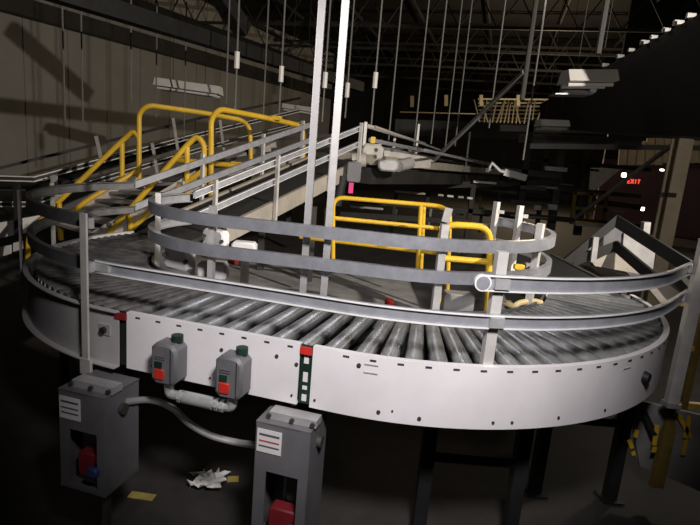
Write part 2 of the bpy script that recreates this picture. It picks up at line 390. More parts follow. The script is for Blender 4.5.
def two_rail(name, lab, base, zu, zl, s0, s1, side, posts, pm='post', extra=None):
    t = thing(name, lab, 'guard rail', ip_(base, s0, Z))
    for z, nm in ((zu, 'upper_rail'), (zl, 'lower_rail')):
        pth = [ip_(base, s0, z), ip_(base, s1, z)]
        if s0 < .01: pth = [ip_(base, -.0, z)]+[ip_(base, s1*k/6, z) for k in range(1, 7)]
        rail(pth, nm, 'rail', t, .046, .02, side)
    for s_ in posts:
        q = ip_(base+NV*(.034*side), s_, 0)
        MB().bar(Vector((q.x, q.y, Z-.12+SL*s_)), Vector((q.x, q.y, zu+.05+SL*s_)), .026, .02, U).build('post', pm, t)
    return t
two_rail('incline_guard_rail', 'far left two-level guard rail running up the incline', OB, 1.20, 1.055, .01, LEN, -1, (.62, 1.3, 1.85))
two_rail('incline_guard_rail', 'near right two-level guard rail running up the incline above the beige frame', IBs, 1.195, 1.06, .01, LEN, 1, (.16, .76, 1.45, 1.9))
# top of incline: receding level conveyor to the right
E0 = ip_(IBs, LEN, 0); zE = Z+SL*LEN
far = at(492, 168, 12)
rcv = thing('level_belt_conveyor', 'distant level conveyor leading right from the top of the incline', 'conveyor', (E0.x, E0.y, zE))
pA = at(352, 158, 5.4); pB = at(495, 172, 13)
MB().bar(pA, pB, .5, .10).build('bed', 'frame', rcv)
MB().bar(pA+Vector((0,0,-.16)), pB+Vector((0,0,-.2)), .45, .16).build('underframe', 'darker', rcv)
for (x0, y0, x1, y1, w) in ((367,126,425,144,.03),(375,127,440,150,.02),(370,140,492,164,.03),(425,150,492,166,.02),(370,146,470,165,.025)):
    MB().bar(at(x0, y0, 5.5), at(x1, y1, 12.5 if x1 > 450 else 9), w, w*1.3).build('rail', 'rail', rcv)
for x, y, Yd, h in ((366,122,5.4,.4),(381,140,6.2,.25),(419,124,8,.6),(470,132,10,.7),(395,135,7,.35)):
    q = at(x, y, Yd); MB().bar(q, q-Vector((0,0,h)), .03, .03, (0,1,0)).build('post', 'post', rcv)
MB().bar(at(405,160,6.8), at(430,163,7.5), .1, .08).build('splice', 'whitedirty', rcv)
dr = thing('drive_unit', 'pale drive housing with grey gearbox at the top of the incline', 'drive unit', at(380, 175, 5.3))
MB().box(at(372,152,5.5), (.22,.3,.16), None, .04).build('housing', 'whitedirty', dr)
MB().box(at(388,165,5.3), (.2,.2,.12), None, .03).build('gearbox', 'greylt', dr)
MB().cyl(at(398,166,5.3), at(410,163,5.5), .06, n=16).build('motor', 'greylt', dr)
MB().cyl(at(352,160,5.2), at(366,160,5.2), .07, n=16).build('pulley', 'whitedirty', dr)
for x, y in ((376,150),(384,158),(392,150),(410,150)): 
    p = at(x, y, 5.1); MB().cyl(p, p+Vector((0,-.02,0)), .02, n=8).build('bolt', 'dark', dr)
MB().prism([at(384,150,6.0), at(432,158,6.6), at(430,168,6.6), at(384,168,6.0)], (0,.06,0)).build('side_plate', 'whitedirty', dr)
MB().prism([at(345,150,5.6), at(362,146,5.6), at(362,160,5.6), at(345,163,5.6)], (0,.06,0)).build('side_plate', 'frame', dr)
cb = thing('control_box', 'small grey control box with a pink tag below it on the incline', 'control box', at(355,185,4.6))
MB().box(at(354,172,4.6), (.12,.09,.17), None, .012).build('body', 'grey', cb)
MB().box(at(351,188,4.55), (.04,.01,.09), None).build('tag', 'pink', cb)
MB().cyl(at(336,205,4.6), at(343,176,4.6), .05, n=12).build('conduit_elbow', 'black', cb)
yt = MB().box(at(373,140,5.2), (.045,.01,.06)); tag(yt.build('yellow_tag', 'yellow'), 'small yellow tag on the pale machinery at the incline top', 'tag')
# hub brackets
def bracket(name, lab, c, s=1.):
    t = thing(name, lab, 'bracket', c)
    MB().box(c, (.13*s,.05*s,.09*s), (U.cross(Vector((0,0,1))), U, Vector((0,0,1))), .014*s).build('plate', 'white', t)
    d = Vector((.14, -.03, -.03))*s
    MB().box(c+d, (.11*s,.06*s,.07*s), None, .012*s).build('plate', 'label', t)
    for k in range(3):
        q = c+Vector((-.04+.08*k, -.05, .02-.02*k))*s; MB().cyl(q, q+Vector((0,-.012,0)), .009*s, n=10).build('bolt', 'dark', t)
    q = c+d+Vector((-.05,-.06,-.045))*s; MB().cyl(q, q+Vector((.035,-.02,0))*s, .015*s, n=12).build('plug', 'reddk', t)
bracket('sprocket_bracket', 'pale bolted bracket inside the left hub beneath the lower rail', at(180, 258, 2.5), 1.25)
bracket('sprocket_bracket', 'pale bolted bracket further back beside the foot of the incline', at(216, 239, 3.0), 1.25)
# ------------------------------------------------------------------ switch boxes
def switch_box(s, lab):
    c = SA+tS*s+nS*.045+Vector((0,0,.772))
    t = thing('switch_box', lab, 'switch box', c-Vector((0,0,.075)))
    ax = (tS, nS, Vector((0,0,1)))
    MB().box(c, (.098,.075,.145), ax, .018).build('body', 'grey', t)
    MB().cyl(c+tS*.022-nS*.01+Vector((0,0,.07)), c+tS*.022-nS*.01+Vector((0,0,.095)), .02, n=14).build('top_gland', 'green', t)
    f = nS*.039
    MB().box(c+f-tS*.012+Vector((0,0,-.034)), (.036,.008,.036), ax, .005).build('stop_button', 'red', t)
    MB().box(c+f-tS*.016+Vector((0,0,.0)), (.026,.006,.02), ax).build('start_button', 'green', t)
    for z in (.02, .028): MB().box(c+f-tS*.012+Vector((0,0,z)), (.036,.003,.003), ax).build('marking', 'print_', t)
    MB().box(c+f*1.02+tS*.03+Vector((0,0,.0)), (.002,.003,.12), ax).build('seam', 'dark', t)
    MB().cyl(c+Vector((0,0,-.07)), c+Vector((0,0,-.098)), .017, n=14).build('bottom_gland', 'fitting', t)
    return c
c1 = switch_box(.19, 'left grey switch box with a red button on the white panel')
c2 = switch_box(.43, 'right grey switch box with a red button on the white panel')
cf = thing('conduit_coupling', 'metal conduit coupling joining the two grey switch boxes from below', 'conduit', c1+Vector((0,0,-.14)))
zz = Vector((0,0,-.118))
MB().tube(rounded([c1+Vector((0,0,-.085)), c1+zz, c1+zz+tS*.04], .02), .016).build('elbow', 'fitting', cf)
MB().tube(rounded([c2+Vector((0,0,-.085)), c2+zz+Vector((0,0,-.0)), c2+zz-tS*.04], .02), .016).build('elbow', 'fitting', cf)
a = c1+zz; b = c2+zz
MB().cyl(a+tS*.03, b-tS*.03, .016, n=14).build('pipe', 'conduit', cf)
MB().cyl(a+tS*.06, a+tS*.17, .022, n=14).build('sleeve', 'fitting', cf)
for k in (.04,.18,.2): MB().cyl(a+tS*k, a+tS*(k+.012), .022, n=8).build('nut', 'fitting', cf)
# ------------------------------------------------------------------ power boxes
def power_box(P, w, hgt, z1, lab, variant):
    # P = centre of the front face in plan; faces the camera
    ax0 = tS; ax1 = Vector((-ax0.y, ax0.x, 0)); ax1 = -ax1  # toward camera
    ax = (ax0, ax1, Vector((0,0,1))); up = Vector((0,0,1)); D = .17; z0 = z1-hgt
    t = thing('power_box', lab, 'electrical box', Vector((P.x, P.y, z0)))
    def at_(x, y, z): return P+ax0*x+ax1*y+up*z   # y measured toward camera from front face
    th = .006
    wx0, wx1 = -w*.28, w*.34; wz0, wz1 = z0+.02, z0+hgt*.62
    m_ = MB()
    m_.box(at_(0, -D, (z0+z1)/2), (w, th, hgt), ax)
    m_.box(at_(-w/2, -D/2, (z0+z1)/2), (th, D, hgt), ax); m_.box(at_(w/2, -D/2, (z0+z1)/2), (th, D, hgt), ax)
    m_.box(at_(0, -D/2, z1), (w+th, D+th, th), ax); m_.box(at_(0, -D/2, z0), (w+th, D+th, th), ax)
    m_.box(at_((-w/2+wx0)/2, 0, (z0+z1)/2), (wx0+w/2, th, hgt), ax); m_.box(at_((w/2+wx1)/2, 0, (z0+z1)/2), (w/2-wx1, th, hgt), ax)
    m_.box(at_((wx0+wx1)/2, 0, (z1+wz1)/2), (wx1-wx0, th, z1-wz1), ax); m_.box(at_((wx0+wx1)/2, 0, (z0+wz0)/2), (wx1-wx0, th, wz0-z0), ax)
    m_.build('enclosure', 'grey', t)
    lb = MB().box(at_(-w*.24, .005, z1-.06), (.085,.002,.08), ax).build('warning_label', 'label', t)
    for k, (z, m__) in enumerate(((.022,'print_'),(.0,'redprint' if variant else 'print_'),(-.018,'print_'))):
        MB().box(at_(-w*.24, .0065, z1-.06+z), (.07,.001,.005 if k else .007), ax).build('print_line', m__, lb)
    MB().box(at_((wx0+wx1)/2, -.05, wz0+.06), (wx1-wx0-.01, .05, .09), ax, .01).build('red_module', 'reddk', t)
    MB().box(at_((wx0+wx1)/2+.01, -.10, wz0+.16), (.05, .04, .12), ax, .01).build('inner_module', 'black', t)
    MB().box(at_(wx1-.01, .012, z0+.09), (.045,.02,.035), ax, .01).build('plug', 'blue', t)
    MB().cyl(at_(w*.5, -.08, z1-.07), at_(w*.5+.018, -.08, z1-.07), .02, n=14).build('knob', 'dark', t)
    MB().box(at_(.02, -.05, z1+.016), (w*.9, .05, .025), ax).build('mount_flange', 'greylt', t)
    for x in (-.06,.02,.09): MB().cyl(at_(x, -.024, z1+.016), at_(x, -.015, z1+.016), .008, n=8).build('bolt', 'dark', t)
    MB().bar(at_(w*.25, -.06, z0), at_(w*.28, -.05, 0), .02, .03).build('support_strap', 'dark', t)
    return t, at_
Pb1 = atz(104, 399, .655); Pb1 = Vector((Pb1.x, Pb1.y, 0))-tS*.09
Pb2 = atz(310, 433, .645); Pb2 = Vector((Pb2.x, Pb2.y, 0))-tS*.09
w1 = (atz(135, 397, .66)-atz(66, 389, .66)).length
print('BOX', Pb1, Pb2, w1)
b1, f1 = power_box(Pb1, .18, .36, .655, 'left grey power box hanging below the first joint, yellow strip beside it', 0)
b2, f2 = power_box(Pb2, .18, .44, .645, 'right grey power box hanging below the red-capped middle joint', 1)
cab = smooth([f1(.095, -.10, .60), at(150,400,1.78), at(172,408,1.76), at(190,424,1.76), at(212,436,1.75), at(240,443,1.74), f2(-.09, -.05, .53)], 8)
tag(MB().tube(cab, .0125, 10).build('conduit', 'conduit'), 'grey flexible conduit drooping between the two power boxes', 'conduit')
# conveyor supports (dark, beneath)
for P, n_ in ((outer_ang(CR, RR-.3, 285), 0), (outer_ang(CR, RR-.25, 330), 1), (outer_ang(CL, RO-.25, 190), 2)):
    t = thing('support_stand', ('dark steel support stand under the middle of the right curve', 'dark steel support stand under the far right of the curve', 'dark steel support stand under the left curve')[n_], 'stand', P)
    for d in (-.18, .18):
        MB().bar(P+Vector((d,0,0)), P+Vector((d,0,ZB+.08)), .05, .05, (0,1,0)).build('leg', 'black', t)
        MB().bar(P+Vector((d,0,.005)), P+Vector((d,0,.012)), .1, .1, (0,1,0)).build('foot_plate', 'black', t)
    MB().bar(P+Vector((-.2,0,.4)), P+Vector((.2,0,.4)), .04, .04).build('crossbar', 'black', t)
# ------------------------------------------------------------------ floor debris
fp = atz(208, 486, 0)
mb = MB(); vs = []; n = 9
for i in range(n):
    for j in range(n):
        x = (i/(n-1)-.5)*.13; y = (j/(n-1)-.5)*.12
        e = 1+.25*math.sin(i*2.1+j*1.3); vs.append((fp.x+x*e+.02*math.sin(j*1.9), fp.y+y*(1+.2*math.cos(i*2.4)), .012+.025*abs(math.sin(i*1.7+j*2.3))+.02*random.random()))
mb.add(vs, [(i*n+j, i*n+j+1, i*n+n+j+1, i*n+n+j) for i in range(n-1) for j in range(n-1)])
tag(mb.build('crumpled_paper', 'paper'), 'crumpled white paper lying on the dark floor', 'paper')
for (px, py, w, lab, rz) in ((142, 496, .11, 'yellow tape scrap on the floor beside the left power box', -.1), (233, 479, .05, 'small dull tape scrap on the floor by the crumpled paper', .2)):
    q = atz(px, py, .003); d = Vector((math.cos(rz), math.sin(rz), 0))
    tag(MB().bar(q-d*w/2, q+d*w/2, .04, .004).build('tape_scrap', 'tape'), lab, 'scrap')
# ------------------------------------------------------------------ centre pit: deck, yellow guards
dk = [atz(x, y, .45) for x, y in ((150,242),(235,254),(380,272),(500,286),(520,330),(200,315))]
t = thing('steel_deck', 'low dark grey steel deck inside the conveyor loop', 'deck', (dk[0]+dk[3])/2)
MB().prism(dk, (0,0,-.05)).build('plate', 'deck', t)
MB().bar(dk[1], dk[2], .03, .05).build('edge_rail', 'rail', t); MB().bar(dk[2], dk[3], .03, .05).build('edge_rail', 'rail', t)
for q in (dk[1], dk[3], dk[0]): MB().bar(q+Vector((0,0,-.05)), Vector((q.x, q.y, 0)), .05, .05, (0,1,0)).build('leg', 'darker', t)
q = at(457, 305, 2.75); tag(MB().box(q, (.16,.1,.14), None, .01).build('grey_cabinet', 'greylt'), 'plain grey cabinet between the yellow hoop legs behind the rollers', 'cabinet')
q = at(389, 303, 2.55); tag(MB().cyl(q-Vector((0,0,.03)), q+Vector((0,0,.02)), .022, n=16).build('red_beacon', 'red'), 'small dark red beacon behind the front guard rail', 'beacon')
def hoop(name, lab, paths, r, m='yellow', cat='safety rail', names=None, rr=.1):
    allp = [p for pa in paths for p in pa]; lo = min(allp, key=lambda p: p.z)
    t = thing(name, lab, cat, lo)
    for i, pa in enumerate(paths): MB().tube(rounded(pa, rr), r, 10).build((names or ['rail']*99)[i], m, t)
    return t
Yg = 3.7
hoop('safety_rail', 'long yellow two-bar safety rail behind the tall posts', [
    [at(333,270,Yg), at(333,197,Yg), at(440,206,Yg), at(450,212,Yg-.1), at(447,300,Yg-.1)],
    [at(333,218,Yg), at(445,229,Yg)], [at(300,237,Yg+.3), at(436,253,Yg)], [at(421,205,Yg), at(417,280,Yg)], [at(424,205,Yg+.25), at(421,270,Yg+.25)]], .0155, rr=.08, names=['top_rail','mid_rail','lower_rail','post','post'])
hoop('safety_rail', 'short thick yellow hoop to the right of the long safety rail', [
    [at(437,330,2.95), at(441,224,2.95), at(491,227,2.95), at(486,330,2.95)], [at(440,258,2.95), at(488,262,2.95)]], .0185, rr=.09, names=['hoop','mid_rail'])
q = at(449, 208, 3.4); tag(MB().bar(q, at(445,222,3.4), .05, .02).build('bent_plate', 'greylt'), 'grey bent plate fixed on the corner of the yellow rail', 'plate')
# right hub details
hs = smooth([at(507,304,2.45), at(514,306,2.4), at(520,303,2.4), at(532,301,2.42), at(541,303,2.45)], 6)
tag(MB().tube(hs, .014).build('cream_hose', 'hose'), 'short cream hose curled beside the right inner post', 'hose')
q = at(505, 307, 2.5); tag(MB().box(q+Vector((0,0,-.02)), (.08,.06,.1), None, .01).build('grey_cabinet', 'greylt'), 'small grey cabinet beneath the cream hose at the right hub', 'cabinet')
t = thing('yellow_sensor', 'small yellow-green sensor on a bracket behind the right rails', 'sensor', at(521,267,2.7))
MB().box(at(519,267,2.7), (.055,.03,.028), None, .006).build('body', 'yellow', t); MB().box(at(529,267,2.7), (.04,.03,.04)).build('bracket', 'greylt', t)
# right: decline guard zigzag in dark rail with grey plates
t = thing('peaked_side_guard', 'dark peaked double rail guard with grey plates behind the right curve', 'guard rail', at(617,262,4.0))
MB().sweep([at(560,266,3.9), at(617,221,3.9), at(705,276,3.3)], [(0,-.045),(.03,-.045),(.03,.045),(0,.045)], 1).build('upper_rail', 'black', t)
MB().sweep([at(572,261,3.9), at(617,246,3.9), at(672,292,3.3)], [(0,-.04),(.03,-.04),(.03,.04),(0,.04)], 1).build('lower_rail', 'black', t)
MB().prism([at(588,248,4.0), at(617,226,4.0), at(640,238,4.0), at(640,280,4.0), at(592,266,4.0)], (0,.02,0)).build('plate', 'grey', t)
MB().prism([at(624,233,3.98), at(656,248,3.98), at(652,276,3.98), at(622,262,3.98)], (0,.02,0)).build('plate', 'greylt', t)
MB().prism([at(592,262,3.9), at(617,250,3.9), at(645,275,3.9), at(595,266,3.9)], (0,.02,0)).build('plate', 'frame', t)
MB().bar(at(596,237,3.85), at(593,262,3.85), .04, .02, (0,1,0)).build('post', 'greylt', t)
MB().bar(at(646,222,4.05), at(644,240,4.05), .05, .05, (0,1,0)).build('cap', 'greylt', t)
t = thing('chute_side', 'beige slanting chute side below the dark peaked guard at right', 'chute', at(665,310,2.9))
MB().prism([at(645,284,2.95), at(668,284,2.9), at(690,300,2.75), at(664,307,2.8)], (.0,.04,0)).build('panel', 'frame', t)
MB().bar(at(672,272,2.9), at(700,302,2.7), .05, .05).build('edge', 'black', t)
# ------------------------------------------------------------------ right gate
Yr = 2.12
t = thing('end_post', 'tall pale grey post at the right edge where the guard rails end', 'post', at(667,404,Yr))
base = at(671,404,Yr); MB().bar(base, base+Vector((0,0,.72)), .05, .03, (0,1,0)).build('upright', 'post', t)
MB().bar(base+Vector((-.03,0,.0)), base+Vector((.03,0,.0)), .05, .02).build('foot', 'greylt', t)
g = thing('yellow_gate', 'yellow barred gate frame at the right edge beside the end post', 'gate', at(674,470,Yr+.12))
b_ = at(700,330,Yr+.3)
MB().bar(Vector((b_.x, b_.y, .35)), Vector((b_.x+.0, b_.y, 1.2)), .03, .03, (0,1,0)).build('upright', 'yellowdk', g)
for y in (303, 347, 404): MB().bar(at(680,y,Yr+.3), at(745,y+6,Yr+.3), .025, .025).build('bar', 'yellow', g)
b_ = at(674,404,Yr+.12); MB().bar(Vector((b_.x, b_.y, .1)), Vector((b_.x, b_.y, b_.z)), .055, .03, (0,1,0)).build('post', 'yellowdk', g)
sk_ = [at(628,398,2.3), at(720,420,2.15), at(720,500,2.15), at(640,466,2.3)]
t = thing('base_plate', 'grey steel skirt plate with yellow slash marks at the lower right', 'plate', sk_[3])
MB().prism(sk_, (0,.02,0)).build('plate', 'deck', t)
for a, b in (((657,425),(654,445)),((655,447),(653,452)),((637,430),(635,437)),((629,440),(632,448)),((633,452),(634,455)),((676,414),(681,418)),((680,418),(691,438)),((690,416),(685,438)),((686,440),(683,455)),((696,442),(702,448))):
    p = at(*a, 2.2); q = at(*b, 2.2); MB().bar(p, q, .018, .006, (0,1,0)).build('yellow_mark', 'yellow', t)
MB().bar(at(643,410,2.25), at(655,435,2.2), .02, .02).build('dark_rod', 'black', t)
# ------------------------------------------------------------------ yellow crossover
Yn, Yf = 5.0, 5.7
cr = hoop('crossover_stairs', 'yellow railed crossover stairs climbing behind the incline', [
    [at(27,268,Yf-.3), at(29,232,Yf-.3), at(52,208,Yf-.3), at(124,139,Yf), at(133,131,Yf), at(139,137,Yf), at(139,185,Yf)],
    [at(60,224,Yf-.3), at(84,202,Yf-.3), at(137,171,Yf)],
    [at(122,143,Yf), at(122,222,Yf)],
    [at(59,203,Yf-.3), at(61,240,Yf-.3)],
    [at(104,238,Yn), at(114,227,Yn), at(189,143,Yn+.1), at(197,136,Yn+.1), at(204,144,Yn+.1), at(204,185,Yn+.1)],
    [at(120,240,Yn), at(165,197,Yn+.1), at(204,170,Yn+.1)],
    [at(187,147,Yn+.1), at(187,200,Yn+.1)], [at(130,215,Yn), at(131,250,Yn)],
    [at(139,185,Yf), at(139,113,Yf), at(148,105,Yf), at(205,113,Yf+.3), at(242,120,Yf+.5), at(250,128,Yf+.5), at(251,165,Yf+.5)],
    [at(211,200,Yn+.1), at(211,119,Yn+.1), at(219,109,Yn+.1), at(262,117,Yn+.5), at(298,125,Yn+.9), at(303,131,Yn+.9), at(303,160,Yn+.9)],
    [at(240,166,Yf), at(178,160,Yf)]],
    .027, rr=.12, names=['handrail','mid_rail','post','post','handrail','mid_rail','post','post','landing_rail','landing_rail','toe_rail'])
MB().bar(at(95,240,Yn+.02), at(200,178,Yn+.15), .03, .16).build('stringer', 'whitedirty', cr)
MB().bar(at(55,226,Yf-.3), at(140,182,Yf), .03, .16).build('stringer', 'whitedirty', cr)
for k in range(6):
    f = (k+.5)/6
    p = at(95,240,Yn+.02).lerp(at(200,178,Yn+.15), f); q = at(55,226,Yf-.3).lerp(at(140,182,Yf), f)
    MB().bar(p, q, .2, .03).build('tread', 'whitedirty', cr)
MB().prism([at(200,176,Yn+.1), at(142,176,Yf), at(235,160,Yf+.5), at(300,158,Yn+.9)], (0,0,-.05)).build('platform', 'deck', cr)
q = at(277, 118, 5.6); tag(MB().box(q, (.1,.04,.045), None, .01).build('yellow_lamp_box', 'yellow'), 'small yellow box on top of the crossover landing rail', 'box')
q = at(241, 163, 5.9); tag(MB().box(q, (.2,.1,.02)).build('yellow_plate', 'yellow'), 'flat yellow plate at the end of the crossover landing', 'plate')
# ------------------------------------------------------------------ back-left conveyor
t = thing('rear_conveyor', 'rear conveyor with white side panels and twin silver rails at the left', 'conveyor', at(40,215,6.5))
def line3(pts): return [at(x, y, Y) for x, y, Y in pts]
rail(line3([(-60,177,6.0),(0,178,6.2),(34,179,6.3),(91,163,6.8),(200,134,8.5),(300,110,11)]), 'upper_rail', 'dark', t, .07, .03, 1, 'edge', .014)
rail(line3([(-60,205,6.0),(0,204,6.2),(30,204,6.3),(54,195,6.4),(91,182,6.8),(200,149,8.5),(300,123,11)]), 'lower_rail', 'dark', t, .07, .03, 1, 'edge', .014)
MB().sweep(line3([(-60,176,8),(0,168,8.5),(85,147,9),(200,118,11),(300,98,13)]), [(0,-.025),(.03,-.025),(.03,.025),(0,.025)], 1).build('far_rail', 'beam', t)
MB().sweep(line3([(-60,236,6.0),(0,230,6.1),(40,222,6.3),(91,200,6.8),(200,165,8.5)]), [(0,-.09),(.04,-.09),(.04,.09),(0,.09)], 1).build('side_panel', 'white', t)
MB().sweep(line3([(-60,190,6.4),(0,190,6.6),(40,190,6.8),(91,174,7.3),(200,142,9)]), [(-.5,-.01),(0,-.01),(0,.01),(-.5,.01)], 1).build('bed', 'darker', t)
for x0, y0, x1, y1 in ((0,247,10,255),(13,243,22,250)):
    MB().prism([at(x0,y0,5.9), at(x1,y0-2,5.9), at(x1,y1-1,5.9), at(x0,y1+2,5.9)], (0,.03,0)).build('cover_plate', 'white', t)
MB().bar(at(54,176,6.2), at(57,232,6.2), .07, .03, (0,1,0)).build('post', 'post', t)
for x, y, x2, y2, Yd in ((96,136,101,158,7),(152,142,158,176,7.5),(173,118,178,150,8),(220,120,224,150,8.5),(54,175,54,180,6.3)):
    MB().bar(at(x, y, Yd), at(x2, y2, Yd), .035, .03, (0,1,0)).build('post', 'post', t)
for k, (x, y, Yd) in enumerate(((20,262,6.0),(-40,262,6))):
    q = at(x, y, Yd); MB().bar(Vector((q.x, q.y, 0)), Vector((q.x, q.y, .9)), .06, .06, (0,1,0)).build('leg', 'darker', t)
# stuff between: dark machinery under incline, left
t = thing('dark_machine_frame', 'dark machine frame standing between the incline and the yellow stairs', 'machine', at(260,190,6.0)*1)
for (x0, y0, x1, y1, Yd, h) in ((245,150,420,150,7,.06),(210,165,300,150,6.6,.08),(230,140,330,136,8,.05)):
    MB().bar(at(x0, y0, Yd), at(x1, y1, Yd), .1, h).build('beam', 'dark', t)
for x in (250, 292, 330): MB().bar(at(x, 145, 7), at(x-4, 230, 7), .06, .06, (0,1,0)).build('leg', 'dark', t)
MB().bar(at(255,152,6.8), at(270,145,7.1), .2, .1).build('cover', 'whitedirty', t)
MB().bar(at(232,158,6.8), at(250,150,7.1), .2, .06).build('cover', 'frame', t)
# ------------------------------------------------------------------ distant rack / conveyors in the middle
t = thing('conveyor_platform', 'dark multi-level conveyor structure filling the middle distance', 'platform', at(480,240,8))
for (x0, y0, x1, y1, Yd, w, mm) in ((330,188,560,182,9,.1,'darker'),(400,176,640,196,10,.08,'beam'),(350,200,640,226,9,.08,'darker'),(470,186,640,207,10,.1,'dark'),(520,138,640,142,11,.16,'conduit'),(500,128,705,133,9,.1,'rodm'),(530,146,705,148,8.5,.08,'conduit'),(520,158,650,170,11,.08,'dark'),(340,214,470,222,8,.08,'darker'),(500,170,560,176,9,.1,'dark')):
    MB().bar(at(x0, y0, Yd), at(x1, y1, Yd), w, w).build('beam', mm, t)
for (x, y0, y1, Yd, w) in ((474,180,280,9,.08),(531,120,260,9,.1),(561,150,230,9.5,.12),(588,150,235,10,.12),(505,150,280,10,.06),(547,150,250,11,.08),(430,180,270,10,.06),(398,180,250,9,.06)):
    MB().bar(at(x, y0, Yd), at(x-(y1-y0)*.13, y1, Yd), w, w, (0,1,0)).build('post', 'darker' if x < 540 else 'beam', t)
for i, (x0, y0, x1, y1, mm) in enumerate(((350,206,383,209,'greylt'),(395,191,425,194,'frame'),(510,214,547,219,'grey'),(486,168,505,172,'rail'),(545,166,566,172,'greylt'),(575,222,607,228,'frame'),(520,185,545,191,'dark'),(438,194,443,196,'frame'),(447,195,453,197,'label'),(458,196,463,198,'frame'),(467,197,472,199,'label'),(534,205,540,210,'frame'),(548,204,556,210,'greylt'))):
    p = at((x0+x1)/2, (y0+y1)/2, 8.6); q = at(x0, y0, 8.6); r = at(x1, y1, 8.6)
    MB().box(p, (abs(r.x-q.x), .08, max(.03, abs(q.z-r.z)))).build('panel', mm, t)
rnd = random.Random(11)
for k in range(34):
    x = rnd.uniform(385, 600); y = rnd.uniform(168, 222); Yd = rnd.uniform(8.7, 11.5); L_ = rnd.uniform(10, 55); w = rnd.uniform(.02, .05)
    if k % 3: MB().bar(at(x, y, Yd), at(x+L_, y+L_*.09, Yd), w, w).build('pipe', rnd.choice(['beam','greylt','rodm','dark','yellowdk']), t)
    else: MB().bar(at(x, y-L_*.35, Yd), at(x-L_*.09, y+L_*.35, Yd), w, w, (0,1,0)).build('upright', rnd.choice(['beam','rodm','yellowdk']), t)
t = thing('far_platform_rail', 'distant dull yellow railing on the platform before the maroon wall', 'safety rail', at(590,228,9))
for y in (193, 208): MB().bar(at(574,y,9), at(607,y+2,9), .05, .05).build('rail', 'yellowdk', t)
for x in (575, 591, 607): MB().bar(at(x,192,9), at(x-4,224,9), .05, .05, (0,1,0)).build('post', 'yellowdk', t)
MB().bar(at(574,222,9), at(604,225,9), .1, .06).build('toe_board', 'yellow', t)
hk = thing('hooked_chute', 'pale grey kinked guide plates on the far conveyor', 'guide', at(495,168,8))
MB().tube([at(487,172,8), at(492,163,8), at(500,171,8), at(520,176,8)], .03, 6).build('guide', 'greylt', hk)
MB().bar(at(504,172,8), at(526,178,8), .06, .1).build('guide', 'greylt', hk)
# column, struts
q = at(668, 230, 6.0)
t = thing('building_column', 'beige steel building column at the right behind the conveyor', 'column', Vector((q.x, q.y, 0)))
q0 = Vector((q.x, q.y, 0)); ct = at(690,139,6.0).z; MB().bar(q0, q0+Vector((0,0,ct)), .16, .02, (0,1,0)).build('flange', 'slat', t); MB().bar(q0+Vector((0,.14,0)), q0+Vector((0,.14,ct)), .16, .02, (0,1,0)).build('flange', 'slat', t)
MB().bar(q0+Vector((0,.07,0)), q0+Vector((0,.07,ct)), .02, .12, (0,1,0)).build('web', 'slat', t)
MB().box(at(671,195,5.95), (.1,.04,.05)).build('clip', 'dark', t)
tag(MB().bar(at(574,219,9.0), at(680,139,6.2), .04, .04).build('diagonal_strut', 'conduit'), 'thin diagonal strut reaching from the dark platform to the beige column', 'strut')
tag(MB().bar(at(432,162,8), at(524,72,6.0), .04, .04).build('diagonal_strut', 'conduit'), 'long thin diagonal strut rising to the roof at mid-picture', 'strut')
# overhead enclosed conveyor, upper right
fa, fb = at(540,104,11), at(540,128,11); na, nb = at(745,-12,4.2), at(745,140,4.2)
t = thing('overhead_conveyor', 'big dark enclosed overhead conveyor slanting into the upper right corner', 'conveyor', fb)
MB().prism([fa, fb, nb, na], Vector((.9, .25, 0))).build('enclosure', 'darker', t)
for (x, y, s_) in ((556,95,.6),(563,91,.6),(573,87,.9),(588,80,.9),(596,78,.6),(607,73,1),(622,68,1),(633,62,.8),(646,56,1.2),(655,46,.9),(667,37,1),(679,28,1.4),(691,19,1.2)):
    f = (x-540)/205; p = fa.lerp(na, f*11/(f*11+(1-f)*4.2)); k_ = p.y/11
    MB().box(p+Vector((-.03,-.07,.01)), (.10*s_*k_+.02,.03,.05*s_*k_+.015)).build('clip', 'greylt', t)
# ------------------------------------------------------------------ ceiling trusses
W0 = at(0, 130, 15); ud = Vector((.458, .889, 0)); vd = Vector((.889, -.458, 0))
TA_, TB_ = atz(200, 21, 5.6), atz(660, 29, 5.6)
e = (TB_-TA_).normalized(); pn = Vector((-e.y, e.x, 0))
if pn.y < 0: pn = -pn
print('TRUSS', TA_, TB_)
for k in range(7):
    off = pn*(3.4*k-3.2)
    A = TA_-e*6+off; B = TB_+e*(5+k*2)+off
    t = thing('roof_truss', ['roof truss almost overhead at the top of the picture', 'nearest level roof truss crossing the top of the picture', 'second level roof truss behind the nearest', 'third roof truss into the hall', 'fourth roof truss into the hall', 'fifth roof truss in the lit far bay', 'farthest roof truss in the lit far bay'][k], 'roof truss', A)
    MB().bar(A, B, .07, .09).build('bottom_chord', 'beam', t); MB().bar(A+Vector((0,0,.9)), B+Vector((0,0,.9)), .07, .09).build('top_chord', 'beam', t)
    Ln = (B-A).length; nb_ = int(Ln/1.1)
    w = MB()
    for i in range(nb_):
        p = A.lerp(B, i/nb_); q = A.lerp(B, (i+.5)/nb_)+Vector((0,0,.9)); r = A.lerp(B, (i+1)/nb_)
        w.bar(p, q, .035, .035); w.bar(q, r, .035, .035)
    w.build('web', 'beam', t)
Rw = atz(350, 25, 5.6)
pur = []
for k in range(7):
    p = TA_.lerp(TB_, k/6)+Vector((0,0,1.0))
    tag(MB().bar(p-pn*4, p+pn*20, .05, .1).build('roof_purlin', 'beam'), 'dark roof purlin running over the trusses', 'purlin', 'roof purlins')
t = thing('far_bay_joists', 'warm lit lattice of roof joists seen far away at mid-right', 'roof joists', at(540,112,22))
